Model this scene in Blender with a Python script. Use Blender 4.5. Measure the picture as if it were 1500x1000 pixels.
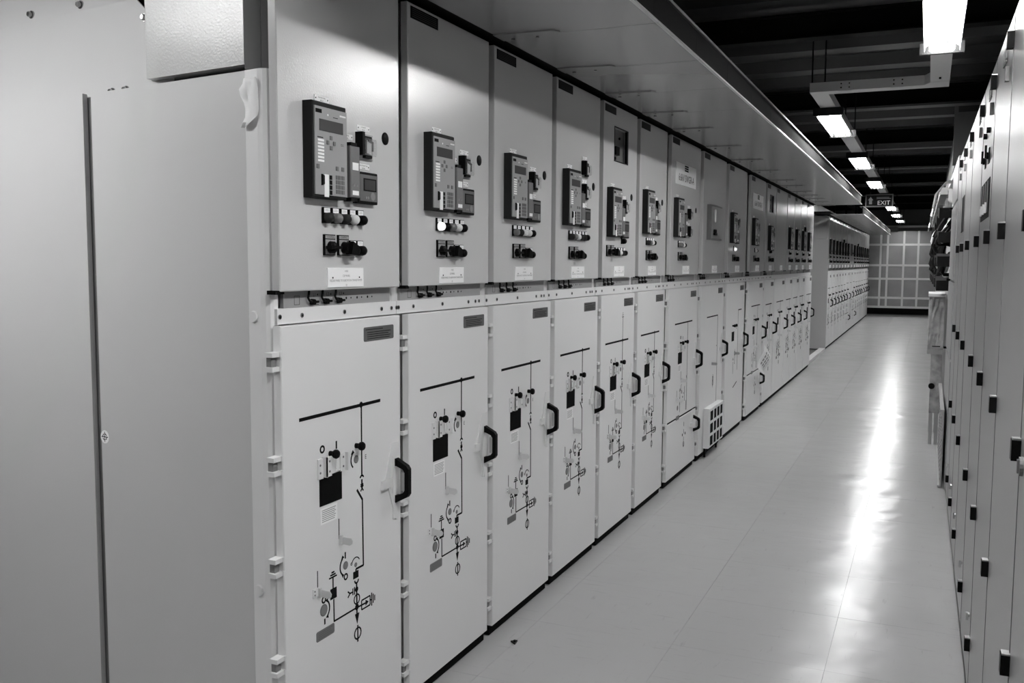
import bpy, bmesh, math, random
from mathutils import Matrix, Vector
random.seed(7)
for o in list(bpy.data.objects): bpy.data.objects.remove(o)
scene = bpy.context.scene
COL = scene.collection
PI = math.pi

# ------------------------------------------------------------------ camera
CAM = Vector((1.75, 0.0, 1.70))
cd = bpy.data.cameras.new('camera'); cam = bpy.data.objects.new('camera', cd); COL.objects.link(cam)
rt = Vector((0.9137844, 0.40616256, 0.00548019)); up = Vector((-0.03936386, 0.07511681, 0.99639749)); bk = Vector((0.4042877, -0.91070821, 0.08462869))
cam.matrix_world = Matrix(((rt.x, up.x, bk.x, CAM.x), (rt.y, up.y, bk.y, CAM.y), (rt.z, up.z, bk.z, CAM.z), (0, 0, 0, 1)))
cd.sensor_width = 36.0; cd.lens = 36.0 * 1370 / 1500; cd.clip_start = 0.02; cd.clip_end = 200
scene.camera = cam
# ------------------------------------------------------------------ world, exposure
w = bpy.data.worlds.new('world'); scene.world = w; w.use_nodes = True
w.node_tree.nodes['Background'].inputs[0].default_value = (0.5, 0.5, 0.5, 1)
w.node_tree.nodes['Background'].inputs[1].default_value = 0.0
vs = scene.view_settings
vs.view_transform = 'Standard'; vs.look = 'None'; vs.gamma = 1.0; vs.use_curve_mapping = False
vs.exposure = 0.16
TUBE_STRENGTH = 82.0

# ------------------------------------------------------------------ materials
MATS = {}
def mat(name, g, rough=0.5, metal=0.0, bump=None, var=None, coat=0.0, emit=None, trans=0.0, alpha=None, ior=1.45, rvar=None, world=False):
    if name in MATS: return MATS[name]
    m = bpy.data.materials.new(name); m.use_nodes = True
    nt = m.node_tree; b = nt.nodes['Principled BSDF']
    b.inputs['Base Color'].default_value = (g, g, g, 1)
    b.inputs['Roughness'].default_value = rough; b.inputs['Metallic'].default_value = metal
    b.inputs['Coat Weight'].default_value = coat; b.inputs['Coat Roughness'].default_value = 0.15
    b.inputs['IOR'].default_value = ior
    if g < .07 and metal == 0 and not emit: b.inputs['Specular IOR Level'].default_value = .05
    if alpha: b.inputs['Alpha'].default_value = alpha
    if trans: b.inputs['Transmission Weight'].default_value = trans
    if emit: b.inputs['Emission Color'].default_value = (1, 1, 1, 1); b.inputs['Emission Strength'].default_value = emit
    tc = nt.nodes.new('ShaderNodeTexCoord')
    def noise(scale, detail=3):
        n = nt.nodes.new('ShaderNodeTexNoise'); n.inputs['Scale'].default_value = scale; n.inputs['Detail'].default_value = detail
        if world:
            ge = nt.nodes.new('ShaderNodeNewGeometry'); nt.links.new(ge.outputs['Position'], n.inputs['Vector'])
        else: nt.links.new(tc.outputs['Object'], n.inputs['Vector'])
        return n
    if var:
        n = noise(var[0], 4); r = nt.nodes.new('ShaderNodeValToRGB')
        a, c = g * (1 - var[1]), min(1, g * (1 + var[1]))
        r.color_ramp.elements[0].color = (a, a, a, 1); r.color_ramp.elements[1].color = (c, c, c, 1)
        r.color_ramp.elements[0].position = .2; r.color_ramp.elements[1].position = .8
        nt.links.new(n.outputs['Fac'], r.inputs['Fac']); nt.links.new(r.outputs['Color'], b.inputs['Base Color'])
    if rvar:
        n = noise(rvar[0], 5); mr = nt.nodes.new('ShaderNodeMapRange')
        mr.inputs['From Min'].default_value = .2; mr.inputs['From Max'].default_value = .8
        mr.inputs['To Min'].default_value = rough - rvar[1]; mr.inputs['To Max'].default_value = rough + rvar[1]
        nt.links.new(n.outputs['Fac'], mr.inputs['Value']); nt.links.new(mr.outputs['Result'], b.inputs['Roughness'])
    if bump:
        n = noise(bump[0], 2); bp = nt.nodes.new('ShaderNodeBump'); bp.inputs['Strength'].default_value = bump[1]; bp.inputs['Distance'].default_value = bump[2]
        nt.links.new(n.outputs['Fac'], bp.inputs['Height']); nt.links.new(bp.outputs['Normal'], b.inputs['Normal'])
    MATS[name] = m; return m
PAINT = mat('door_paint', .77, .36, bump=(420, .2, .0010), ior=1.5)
PAINT_SHADED = mat('door_paint_shaded', .60, .21, bump=(170, .46, .0010), ior=1.66)  # same paint as the lower doors, base colour lowered for canopy shade
FRAME = mat('frame_paint', .62, .45)
WHITE = mat('white_plastic', .75, .4)
CLAD = mat('cladding_paint', .56, .42, bump=(420, .25, .0012))
SPECK = mat('galvanised_side', .50, .25, bump=(170, .5, .0010), ior=1.5)
DARKF = mat('dark_frame', .06, .5)
BLACK = mat('black_plastic', .005, .4)
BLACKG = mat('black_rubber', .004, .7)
RELAYB = mat('relay_body', .022, .5)
RELAYF = mat('relay_face', .30, .45)
MODULE = mat('module_grey', .14, .45)
SCREEN = mat('lcd_screen', .055, .3)
PLATE = mat('white_label', .93, .4)
PRINT = mat('black_print', .006, .6)
PRINTG = mat('grey_print', .25, .6)
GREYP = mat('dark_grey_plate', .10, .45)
MIDP = mat('mid_grey_plate', .16, .5)
KEYG = mat('grey_key', .13, .5)
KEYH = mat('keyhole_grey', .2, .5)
METAL = mat('bright_steel', .6, .28, metal=1.0)
BOLT = mat('bolt_steel', .35, .25, metal=1.0)
GALV = mat('galvanised_steel', .45, .38, metal=.85, var=(3, .15))
DUCTW = mat('trunking_paint', .62, .4)
CANOPY = mat('canopy_sheet', .40, .24, metal=.5, bump=(2.5, .05, .02))
FASCIA = mat('fascia_dark', .010, .85)
LIP = mat('canopy_lip', .55, .3)
TUBE = mat('fluorescent_tube', .9, .3, emit=TUBE_STRENGTH)
REFL = mat('reflector_white', .88, .5)
CEIL = mat('ceiling_deck', .045, .42, metal=.3)
BEAM = mat('ceiling_beam', .008, .6)
def floor_mat():
    m = mat('floor_tile', .38, .225, rvar=(2.4, .04), bump=(3.6, .55, .010), ior=1.36, world=True); m.node_tree.nodes['Principled BSDF'].inputs['Specular IOR Level'].default_value = .2; nt = m.node_tree; b = nt.nodes['Principled BSDF']
    ge = nt.nodes.new('ShaderNodeNewGeometry')
    def scuff(sx, sy, scale, lo, hi, rot=0.0):
        mp = nt.nodes.new('ShaderNodeMapping'); mp.inputs['Scale'].default_value = (sx, sy, 1); mp.inputs['Rotation'].default_value = (0, 0, rot)
        n = nt.nodes.new('ShaderNodeTexNoise'); n.inputs['Scale'].default_value = scale; n.inputs['Detail'].default_value = 6; n.inputs['Roughness'].default_value = .65
        r = nt.nodes.new('ShaderNodeMapRange'); r.inputs['From Min'].default_value = lo; r.inputs['From Max'].default_value = hi
        nt.links.new(ge.outputs['Position'], mp.inputs['Vector']); nt.links.new(mp.outputs['Vector'], n.inputs['Vector']); nt.links.new(n.outputs['Fac'], r.inputs['Value'])
        return r.outputs['Result']
    c = scuff(1.5, 14, 3.0, .60, .78, .5); a = scuff(12, 2, 2.5, .62, .78, .9)
    mx = nt.nodes.new('ShaderNodeMath'); mx.operation = 'MAXIMUM'; nt.links.new(a, mx.inputs[0]); nt.links.new(c, mx.inputs[1])
    mix = nt.nodes.new('ShaderNodeMix'); mix.data_type = 'RGBA'
    mix.inputs['A'].default_value = (.38, .38, .38, 1); mix.inputs['B'].default_value = (.30, .30, .30, 1)
    nt.links.new(mx.outputs[0], mix.inputs['Factor']); nt.links.new(mix.outputs['Result'], b.inputs['Base Color'])
    return m
FLOORT = floor_mat()
FLOORB = mat('floor_base', .30, .6)
WALL = mat('dark_wall', .10, .7)
WALLP = mat('wall_sheet', .28, .3, metal=.8, var=(1.5, .3), world=True)
RAIL = mat('rail_white', .75, .28, metal=.6)
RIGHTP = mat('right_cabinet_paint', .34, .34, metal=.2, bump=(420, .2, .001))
GLASSY = mat('clear_cover', .6, .1, alpha=.22)
COIL = mat('coil_wrap', .45, .5)
DARKG = mat('dark_lens', .03, .2)
MIDG = mat('grey_lens', .16, .25)
LITE = mat('pale_lens', .72, .25)
LIT = mat('lit_lens', .9, .3, emit=.7)
TAPE = mat('paper_tape', .93, .7)
WRAP = mat('plastic_wrap', .36, .3, var=(9, .75), bump=(9, .6, .03))
CABLE = mat('black_cable', .015, .45)
CABLEG = mat('grey_cable', .3, .5)
STRIP = mat('strip_grey', .30, .45)
CHAN = mat('channel_floor', .10, .6)

# ------------------------------------------------------------------ mesh helpers
class MB:
    def __init__(s): s.v = []; s.f = []; s.m = []
    def add(s, vs, fs, m=0):
        k = len(s.v); s.v += [tuple(p) for p in vs]
        for f in fs: s.f.append([k + i for i in f]); s.m.append(m)
        return s
    def box(s, x0, x1, y0, y1, z0, z1, m=0):
        return s.add([(x0,y0,z0),(x1,y0,z0),(x1,y1,z0),(x0,y1,z0),(x0,y0,z1),(x1,y0,z1),(x1,y1,z1),(x0,y1,z1)],
                     [(0,3,2,1),(4,5,6,7),(0,1,5,4),(1,2,6,5),(2,3,7,6),(3,0,4,7)], m)
    def bbox(s, x0, x1, y0, y1, z0, z1, r=.004, m=0):
        # box whose +X rim is chamfered
        a = [(x0,y0,z0),(x0,y1,z0),(x0,y1,z1),(x0,y0,z1)]
        b = [(x1-r,y0,z0),(x1-r,y1,z0),(x1-r,y1,z1),(x1-r,y0,z1)]
        c = [(x1,y0+r,z0+r),(x1,y1-r,z0+r),(x1,y1-r,z1-r),(x1,y0+r,z1-r)]
        fs = [(3,2,1,0),(8,9,10,11)]
        for i in range(4):
            j = (i+1) % 4; fs += [(i,j,4+j,4+i),(4+i,4+j,8+j,8+i)]
        return s.add(a+b+c, fs, m)
    def prism(s, poly, x0, x1, m=0):   # polygon in (y,z), extruded along x
        n = len(poly)
        vs = [(x0,a,b) for a,b in poly] + [(x1,a,b) for a,b in poly]
        fs = [tuple(range(n-1,-1,-1)), tuple(range(n,2*n))] + [(i,(i+1)%n,n+(i+1)%n,n+i) for i in range(n)]
        return s.add(vs, fs, m)
    def prismy(s, poly, y0, y1, m=0):  # polygon in (x,z), extruded along y
        n = len(poly)
        vs = [(a,y0,b) for a,b in poly] + [(a,y1,b) for a,b in poly]
        fs = [tuple(range(n-1,-1,-1)), tuple(range(n,2*n))] + [(i,(i+1)%n,n+(i+1)%n,n+i) for i in range(n)]
        return s.add(vs, fs, m)
    def prismz(s, poly, z0, z1, m=0):
        n = len(poly)
        vs = [(a,b,z0) for a,b in poly] + [(a,b,z1) for a,b in poly]
        fs = [tuple(range(n-1,-1,-1)), tuple(range(n,2*n))] + [(i,(i+1)%n,n+(i+1)%n,n+i) for i in range(n)]
        return s.add(vs, fs, m)
    def line(s, y0, z0, y1, z1, wd, x0, x1, m=0):
        dx, dz = y1-y0, z1-z0; L = math.hypot(dx, dz); nx, nz = -dz/L*wd/2, dx/L*wd/2
        return s.prism([(y0+nx,z0+nz),(y0-nx,z0-nz),(y1-nx,z1-nz),(y1+nx,z1+nz)], x0, x1, m)
    def disc(s, y, z, r, x0, x1, n=14, m=0, rz=None):
        rz = rz or r
        return s.prism([(y+r*math.cos(2*PI*i/n), z+rz*math.sin(2*PI*i/n)) for i in range(n)], x0, x1, m)
    def arc(s, y, z, r, wd, a0, a1, x0, x1, n=12, m=0):
        closed = abs(a1-a0) > 359
        vs, fs = [], []; k = n if closed else n+1
        for i in range(k):
            a = math.radians(a0+(a1-a0)*i/n); c, sn = math.cos(a), math.sin(a)
            for rr in (r-wd/2, r+wd/2):
                for x in (x0, x1): vs.append((x, y+rr*c, z+rr*sn))
        for i in range(n):
            p, q = 4*i, 4*((i+1) % k)
            fs += [(p+1,q+1,q+3,p+3),(p,p+2,q+2,q),(p,q,q+1,p+1),(p+2,p+3,q+3,q+2)]
        if not closed: fs += [(0,1,3,2),(4*n,4*n+2,4*n+3,4*n+1)]
        return s.add(vs, fs, m)
    def cyl(s, p, q, r0, r1=None, n=12, m=0):
        r1 = r0 if r1 is None else r1
        p, q = Vector(p), Vector(q); d = (q-p).normalized()
        a = d.orthogonal().normalized(); b = d.cross(a)
        vs = []
        for c, r in ((p, r0), (q, r1)):
            for i in range(n): t = 2*PI*i/n; vs.append(c + a*r*math.cos(t) + b*r*math.sin(t))
        return s.add(vs, [tuple(range(n-1,-1,-1)), tuple(range(n,2*n))] + [(i,(i+1)%n,n+(i+1)%n,n+i) for i in range(n)], m)
    def lathe(s, c, prof, n=14, m=0):  # axis +X through c ; prof = [(x,r)]
        vs, fs = [], []
        for x, r in prof:
            for i in range(n): t = 2*PI*i/n; vs.append((c[0]+x, c[1]+r*math.cos(t), c[2]+r*math.sin(t)))
        for k in range(len(prof)-1):
            for i in range(n): fs.append((k*n+i, k*n+(i+1)%n, (k+1)*n+(i+1)%n, (k+1)*n+i))
        fs += [tuple(range(n-1,-1,-1)), tuple(range((len(prof)-1)*n, len(prof)*n))]
        return s.add(vs, fs, m)
    def tube(s, pts, r, n=8, m=0):
        pts = [Vector(p) for p in pts]; vs, fs = [], []; ref = None
        for i, p in enumerate(pts):
            d = (pts[min(i+1,len(pts)-1)] - pts[max(i-1,0)]).normalized()
            if ref is None: ref = d.orthogonal().normalized()
            ref = (ref - d*ref.dot(d)).normalized(); b = d.cross(ref)
            for k in range(n): t = 2*PI*k/n; vs.append(p + ref*r*math.cos(t) + b*r*math.sin(t))
        for i in range(len(pts)-1):
            for k in range(n): fs.append((i*n+k, i*n+(k+1)%n, (i+1)*n+(k+1)%n, (i+1)*n+k))
        fs += [tuple(range(n-1,-1,-1)), tuple(range((len(pts)-1)*n, len(pts)*n))]
        return s.add(vs, fs, m)
    def text(s, txt, y, z, h, x0, x1, m=0, wmax=None, face='x'):
        vs, fs, wd = text_geo(txt)
        if not vs: return s
        k = h; ky = h
        if wmax and wd*h > wmax: ky = wmax/wd
        s.add([(x1, y + (a-wd/2)*ky, z + b*k) for a, b in vs], fs, m) if face == 'x' else \
            s.add([(y + (a-wd/2)*ky, x1, z + b*k) for a, b in vs], fs, m)
        return s
    def mesh(s, name, mats, smooth=False):
        me = bpy.data.meshes.new(name); me.from_pydata(s.v, [], s.f)
        for mm in mats: me.materials.append(mm)
        for p, i in zip(me.polygons, s.m): p.material_index = i
        bm = bmesh.new(); bm.from_mesh(me); bmesh.ops.recalc_face_normals(bm, faces=bm.faces); bm.to_mesh(me); bm.free()
        if smooth:
            for p in me.polygons: p.use_smooth = True
            me.set_sharp_from_angle(angle=math.radians(38))
        me.update(); return me
_TXT = {}
def text_geo(t):
    if t in _TXT: return _TXT[t]
    c = bpy.data.curves.new('txt', 'FONT'); c.body = t; c.size = 1.0; c.fill_mode = 'FRONT' if hasattr(c, 'fill_mode') else c.fill_mode
    c.resolution_u = 2
    o = bpy.data.objects.new('txt', c); COL.objects.link(o)
    dg = bpy.context.evaluated_depsgraph_get(); dg.update()
    me = o.evaluated_get(dg).to_mesh()
    vs = [(v.co.x, v.co.y) for v in me.vertices]; fs = [tuple(p.vertices) for p in me.polygons]
    o.evaluated_get(dg).to_mesh_clear(); bpy.data.objects.remove(o); bpy.data.curves.remove(c)
    wd = max([v[0] for v in vs], default=0); _TXT[t] = (vs, fs, wd); return _TXT[t]

CACHE = {}
def part(name, parent, key, fn, mats, loc=(0,0,0), smooth=False, label=None, kind=None):
    if key is None or key not in CACHE:
        b = MB(); fn(b); me = b.mesh(name, mats if isinstance(mats, (list, tuple)) else [mats], smooth)
        if key is not None: CACHE[key] = me
    else: me = CACHE[key]
    o = bpy.data.objects.new(name, me); COL.objects.link(o); o.location = loc
    if parent is not None: o.parent = parent
    if label: o['label'] = label
    if kind: o['kind'] = kind
    return o
def tag(o, label, cat, group=None):
    o['label'] = label; o['category'] = cat
    if group: o['group'] = group
    return o
def empty(name, loc=(0,0,0), rz=0.0):
    o = bpy.data.objects.new(name, None); COL.objects.link(o); o.location = loc; o.rotation_euler = (0, 0, rz); o.empty_display_size = .05; return o
def struct(name, fn, mats, loc=(0,0,0)):
    return part(name, None, None, fn, mats, loc, kind='structure')

# ================================================================== THE ROOM
FAR_Y = 34.6; CEIL_Z = 3.75
floor = struct('floor', lambda b: b.box(-4, 4.2, -8, FAR_Y, -.14, -.03), FLOORB)
T = .65; GAP = .0010
for ix in range(-1, 4):
    for iy in range(-3, 48):
        x0, y0 = .115 + T*(ix-0) - 0, 4.0 + T*(iy-4)
        if y0 > FAR_Y - .2 or (ix == 3 and False): continue
        y1 = T
        part('floor_tile', floor, 'tile', lambda b: b.prismz([(GAP/2,GAP/2),(T-GAP/2,GAP/2),(T-GAP/2,T-GAP/2),(GAP/2,T-GAP/2)], -.03, 0), FLOORT, (x0, y0, 0))
struct('wall_left', lambda b: b.box(-4.1, -4.0, -8, FAR_Y, -.14, CEIL_Z), WALL)
struct('wall_right', lambda b: b.box(4.2, 4.3, -8, FAR_Y, -.14, CEIL_Z), WALL)
struct('wall_front', lambda b: b.box(-4.1, 4.3, -8.1, -8, -.14, CEIL_Z), WALL)

# far wall: sheet panels, rails and posts
wf = struct('wall_back', lambda b: b.box(-4.1, 4.3, FAR_Y, FAR_Y+.1, -.14, CEIL_Z), WALL)
xs = [-1.6, -.95, .28, .95, 1.40, 2.05, 2.7]
zs = [.26, .55, 1.20, 1.66, 2.36, 2.82]
for i in range(len(xs)-1):
    for j in range(len(zs)-1):
        part('wall_panel', wf, None, lambda b: b.box(xs[i]+.004, xs[i+1]-.004, FAR_Y-.03, FAR_Y, zs[j]+.004, zs[j+1]-.004), WALLP)
for z in zs[1:-1]: part('rail', wf, ('rail',), lambda b: b.box(-1.6, 2.7, FAR_Y-.09, FAR_Y-.03, -.035, .035), RAIL, (0,0,z))
part('rail', wf, ('rail',), None, RAIL, (0,0,.235))
part('rail', wf, ('rail',), None, RAIL, (0,0,2.97))
for x in (.22, .44, .95, 1.40): part('wall_post', wf, ('wpost',), lambda b: b.box(-.032, .032, FAR_Y-.075, FAR_Y-.03, .2, 2.82), RAIL, (x,0,0))
part('base_strip', wf, None, lambda b: b.box(-1.6, 2.7, FAR_Y-.05, FAR_Y, 0, .2), BLACKG)

# ceiling deck: trapezoid ribs run across the aisle, beams hang below
def deck(b):
    prof = []; y = -8.0; p = .9
    while y < FAR_Y:
        prof += [(y, 0), (y+.22, 0), (y+.27, .11), (y+.85, .11)]; y += p
    prof.append((FAR_Y, 0))
    vs = []
    for (yy, zz) in prof:
        vs += [(-4.0, yy, CEIL_Z+zz-.11), (4.2, yy, CEIL_Z+zz-.11)]
    b.add(vs, [(2*i, 2*i+1, 2*i+3, 2*i+2) for i in range(len(prof)-1)])
ceil = struct('ceiling', deck, CEIL)
part('ceiling_slab', ceil, None, lambda b: b.box(-4.0, 4.2, -8, FAR_Y, CEIL_Z+.02, CEIL_Z+.1), WALL)
for y in (-3.0, .6, 4.2, 7.75, 11.3, 14.8, 18.4, 22.0, 25.6, 29.2, 32.6):
    def ib(b):
        b.box(-4, 4.2, -.07, .07, -.012, 0); b.box(-4, 4.2, -.006, .006, 0, .17); b.box(-4, 4.2, -.07, .07, .17, .182)
    part('ceiling_beam', ceil, 'ibeam', ib, BEAM, (0, y, CEIL_Z-.30))
for x in (-.4, 2.55):
    part('ceiling_purlin', ceil, 'purlin', lambda b: b.box(-.04, .04, -8, FAR_Y, -.06, .06), BEAM, (x, 0, CEIL_Z-.36))

# ================================================================== SWITCHGEAR PANELS (left row)
ZB, ZL, ZU, ZT = .05, 1.505, 1.608, 2.633
XF = -.032           # front of the frame behind the doors

def mimic(kind, W):
    off = 0.0 if W < .8 else .12
    def f(b):
        a, t = 0.0, .0008
        L = lambda u0, z0, u1, z1, wd=.0055: b.line(u0+off, z0, u1+off, z1, wd*1.3, a, t)
        D = lambda u, z, r: b.disc(u+off, z, r, a, t)
        A = lambda u, z, r, a0, a1, wd=.0045: b.arc(u+off, z, r, wd*1.25, a0, a1, a, t)
        P = lambda pts: b.prism([(u+off, z) for u, z in pts], a, t)
        def earth(u, z, s=1): [L(u-.022+.007*k, z+.008*k*s, u+.022-.007*k, z+.008*k*s, .004) for k in range(3)]
        if kind == 'full':
            L(.083, 1.212, .549 if W < .8 else .68, 1.212, .0085); D(.427, 1.213, .0105)
            L(.428, 1.213, .428, .968)
            A(.428, .957, .011, 20, 160, .005); L(.428, .955, .428, .925, .006); P([(.418,.94),(.438,.94),(.428,.922)])
            L(.420, .934, .437, .914, .004); L(.437, .934, .420, .914, .004)
            L(.397, .925, .430, .884, .0065); L(.430, .886, .433, .652); L(.435, .652, .386, .652); L(.387, .652, .387, .644)
            P([(.370,.62),(.402,.62),(.402,.645),(.370,.645)])
            A(.390, .613, .011, 180, 360, .005); L(.390, .603, .391, .485)
            D(.390, .580, .0095); A(.391, .545, .017, 0, 360, .004); D(.391, .517, .011)
            L(.377, .565, .377, .592, .004); L(.367, .567, .367, .590, .004); L(.367, .578, .350, .578, .004); L(.350,.578,.337,.588,.004); L(.350,.578,.337,.567,.004)
            L(.391, .515, .445, .513, .0045); P([(.445,.503),(.445,.524),(.464,.513)])
            for q in (((.42,.497),(.474,.497)),((.474,.497),(.474,.530)),((.474,.530),(.42,.530)),((.42,.530),(.42,.497))): L(*q[0], *q[1], .004)
            L(.474,.513,.484,.513,.004); L(.484,.49,.484,.537,.004); L(.494,.497,.494,.530,.004); L(.504,.503,.504,.523,.004)
            P([(.379,.494),(.405,.494),(.392,.457)])
            A(.395, .423, .02, 0, 360, .0045); L(.395, .452, .395, .393, .005)
            earth(.252, .666); L(.252, .666, .252, .628, .0045)
            P([(.236,.592),(.272,.592),(.272,.628),(.236,.628)])
            L(.255, .59, .256, .515, .0045); L(.254, .515, .391, .515, .0045)
            # switching marks
            A(.201, 1.10, .0105, 0, 360, .005); L(.279, 1.088, .279, 1.114, .0055)
            A(.394, 1.031, .031, 125, 232, .0045); P([(.363,1.052),(.374,1.066),(.384,1.055)])
            L(.324,.707,.324,.729,.005); A(.326,.644,.0095,0,360,.0045); A(.325,.683,.032,122,238,.0045); P([(.300,.708),(.307,.722),(.318,.713)]); P([(.301,.659),(.316,.655),(.308,.645)])
            A(.386,.667,.026,30,150,.003); A(.360,.677,.004,0,360,.002)
            A(.200,.606,.0095,0,360,.0045); L(.204,.523,.204,.542,.005); A(.199,.572,.032,-55,55,.0045); P([(.208,.60),(.224,.606),(.219,.592)]); P([(.210,.543),(.225,.538),(.223,.553)])
            b.text('E', .452+off, 1.022, .022, a, t)
        elif kind == 'split':
            L(.07, 1.232, .64, 1.232, .0085); L(.49, 1.232, .49, .52); A(.26,1.12,.010,0,360,.005); L(.33,1.10,.33,1.125,.005)
            L(.47, .80, .49, .77); earth(.27, .70); L(.27,.70,.27,.53,.0045); D(.36,.64,.009); A(.33,.72,.03,120,240,.0045); L(.47,.52,.47,.60)
            A(.24,.62,.03,-60,60,.0045); L(.42,.6,.42,.72,.006)
            for z in (.43, .37, .31, .26): L(.42, z, .42, z-.035, .006)
            D(.38,.33,.012); D(.47,.33,.012); A(.42,.25,.02,0,360,.0045)
        elif kind == 'metering':
            L(.12, 1.227, .58, 1.227, .008); L(.58, 1.227, .58, .40); D(.55,.95,.006); L(.52,.398,.62,.398,.008)
            A(.42,.66,.022,0,360,.0045); A(.42,.62,.022,0,360,.0045); L(.42,.70,.42,.58,.0045); L(.30,.43,.47,.43,.006)
            for u in (.2, .26, .32): L(u, .36, u+.05, .43, .005); A(u,.39,.018,0,360,.004)
        elif kind == 'riser':
            L(.50, 1.23, .68, 1.23, .008); L(.50, 1.23, .50, .62); L(.30, .46, .50, .50, .008); D(.42,1.05,.008)
            A(.36,.80,.02,0,360,.0045); L(.36,.84,.36,.70,.005); D(.36,.70,.008); L(.28,.72,.28,.60,.005); earth(.28,.74)
    return f

def bars(b, u0, u1, z0, z1, n, x0, x1, m, hh=.35):
    dz = (z1-z0)/n
    for k in range(n):
        z = z0 + dz*(k+.5); e = (u1-u0)*random.uniform(0, .18)
        b.box(x0, x1, u0, u1-e, z-dz*hh/2, z+dz*hh/2, m)

def label_plate(root, u, z, wd, h, lines, key):
    def f(b):
        b.box(0, .002, 0, wd, 0, h, 0)
        for s in (.08, .92): b.disc(wd*s, h/2, h*.13, .002, .0026, 8, 1)
        n = len(lines)
        for k, t in enumerate(lines):
            b.text(t, wd/2, h - h*(k+.92)/n*.94, h*.55/n*1.2, .002, .0024, 1, wmax=wd*.66)
    return part('label_plate', root, key, f, [PLATE, PRINT], (0, u, z))

def relay(root, u, z, near, wd=.178):
    h = .291
    rl = part('protection_relay', root, 'relaybody', lambda b: b.bbox(0, .038, 0, wd, 0, h, .004), RELAYB, (0, u, z))
    def face(b):
        b.box(.038, .042, .004, wd-.004, .010, h-.016, 0)
        b.box(.042, .0424, .008, .040, h-.036, h-.024, 2)
        b.disc(.072, h-.037, .0035, .042, .0424, 8, 1)
        b.box(.042, .0424, .10, .125, h-.042, h-.040, 2); b.box(.042, .0424, .135, .168, h-.034, h-.029, 3)
        b.box(.042, .0424, .016, .046, h-.110, h-.107, 2)
        b.text('ESC', .148, h-.124, .010, .042, .0424, 2)
    part('faceplate', rl, 'relayface', face, [RELAYF, PLATE, PRINT, WHITE])
    part('display', rl, 'relaydisp', lambda b: b.box(.0415, .0432, .027, .152, .203, .238), SCREEN)
    if near > 1:
        for k in range(7): part('led_label', rl, 'relayled', lambda b: b.box(.0415, .0428, .018, .050, 0, .0065), PLATE, (0, 0, .171-.0103*k))
    else:
        part('led_label', rl, 'relayledbar', lambda b: [b.box(.0415, .0428, .018, .050, .171-.0103*k, .1775-.0103*k) for k in range(7)], PLATE)
    for (du, dz) in ((.087,.186),(.070,.1705),(.104,.1705),(.087,.155)):
        part('arrow_key', rl, 'relaynav', lambda b: b.box(.0415, .044, -.006, .006, -.006, .006), KEYG, (0, du, dz))
    for (du, dz) in ((.017,.094),(.118,.095),(.149,.095)):
        part('function_key', rl, 'relayfn', lambda b: b.box(.0415, .044, -.0065, .0065, -.0065, .0065), KEYG, (0, du, dz))
    part('serial_port', rl, 'relayser', lambda b: b.prism([(.034,.038),(.046,.042),(.046,.068),(.034,.072)], .0415, .047), BLACK)
    part('key_legend', rl, 'relayleg', lambda b: b.box(.0415, .0428, .050, .073, .004, .073), PLATE)
    for k in range(4): part('control_key', rl, 'relayck', lambda b: b.box(.0415, .0436, .078, .090, 0, .013), BLACK, (0, 0, .012+.0155*k))
    if near > 1:
        for i in range(3):
            for j in range(4): part('number_key', rl, 'relaynk', lambda b: b.box(.0415, .0436, 0, .0135, 0, .0125), KEYG, (0, .111+.0165*i, .017+.0148*j))
    else:
        part('keypad', rl, 'relaykp', lambda b: b.box(.0415, .0436, .111, .159, .017, .075), KEYG)
    return rl

def trip_relay(root, u, z, wd=.098, h=.086):
    def base(b):
        b.box(0, .006, .012, wd, 0, h, 0); b.box(0, .030, 0, .014, .012, h+.002, 1)
        for yy in (.02, wd-.008):
            for zz in (.008, h-.008): b.disc(yy, zz, .003, .006, .008, 8, 2)
        b.box(.006, .018, .035, .075, h-.020, h-.008, 1); b.box(.006, .018, .035, .075, .006, .016, 1)
    o = part('auxiliary_relay', root, ('tripb', wd), base, [RELAYF, BLACK, METAL], (0, u, z))
    def coil(b):
        b.prism([(.034,.022),(.068,.018),(.070,.058),(.050,.066),(.036,.060)], .006, .020, 0); b.box(.006, .024, .026, .034, .02, .064, 1); b.box(.006, .022, .070, .078, .03, .06, 1)
        b.line(.045,.064,.075,.058,.006,.020,.024,1)
    part('coil', o, ('coil', wd), coil, [COIL, BLACK])
    part('clear_cover', o, ('cover', wd), lambda b: b.bbox(.006, .030, .022, .090, .014, .070, .006), GLASSY)
    return o

def control_module(root, u, z):
    o = part('control_module', root, 'cmod', lambda b: b.bbox(0, .035, 0, .055, 0, .165, .003), MODULE, (0, u, z))
    part('label', o, 'cmodl', lambda b: b.box(.035, .0358, .010, .045, .088, .112), PLATE)
    part('label', o, 'cmodl2', lambda b: b.box(.035, .0358, .010, .045, .008, .022), PLATE)
    part('indicator', o, 'cmodi', lambda b: [b.prism([(a,.036),(a+.011,.036),(a+.0055,.046)], .035, .0358) for a in (.012,.031)], KEYH)
    for z_ in (-.012, .165): part('terminal_plug', o, 'cmodp', lambda b: b.box(0, .03, .01, .045, 0, .012), BLACK, (0, 0, z_))
    return o

def meter(root, u, z):
    o = part('power_meter', root, 'meter', lambda b: b.bbox(0, .022, 0, .122, 0, .105, .004), BLACK, (0, u, z))
    part('faceplate', o, 'meterf', lambda b: b.box(.022, .0235, .009, .113, .009, .096), GREYP)
    part('display', o, 'meterd', lambda b: (b.box(.023, .0243, .030, .108, .042, .084, 0), b.box(.0243, .0246, .036, .102, .046, .080, 1)), [BLACK, SCREEN])
    part('button_pad', o, 'meterb', lambda b: (b.disc(.086, .026, .014, .023, .025, 14), b.disc(.045,.020,.005,.023,.025,8), b.disc(.058,.020,.005,.023,.025,8)), KEYH)
    return o

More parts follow.
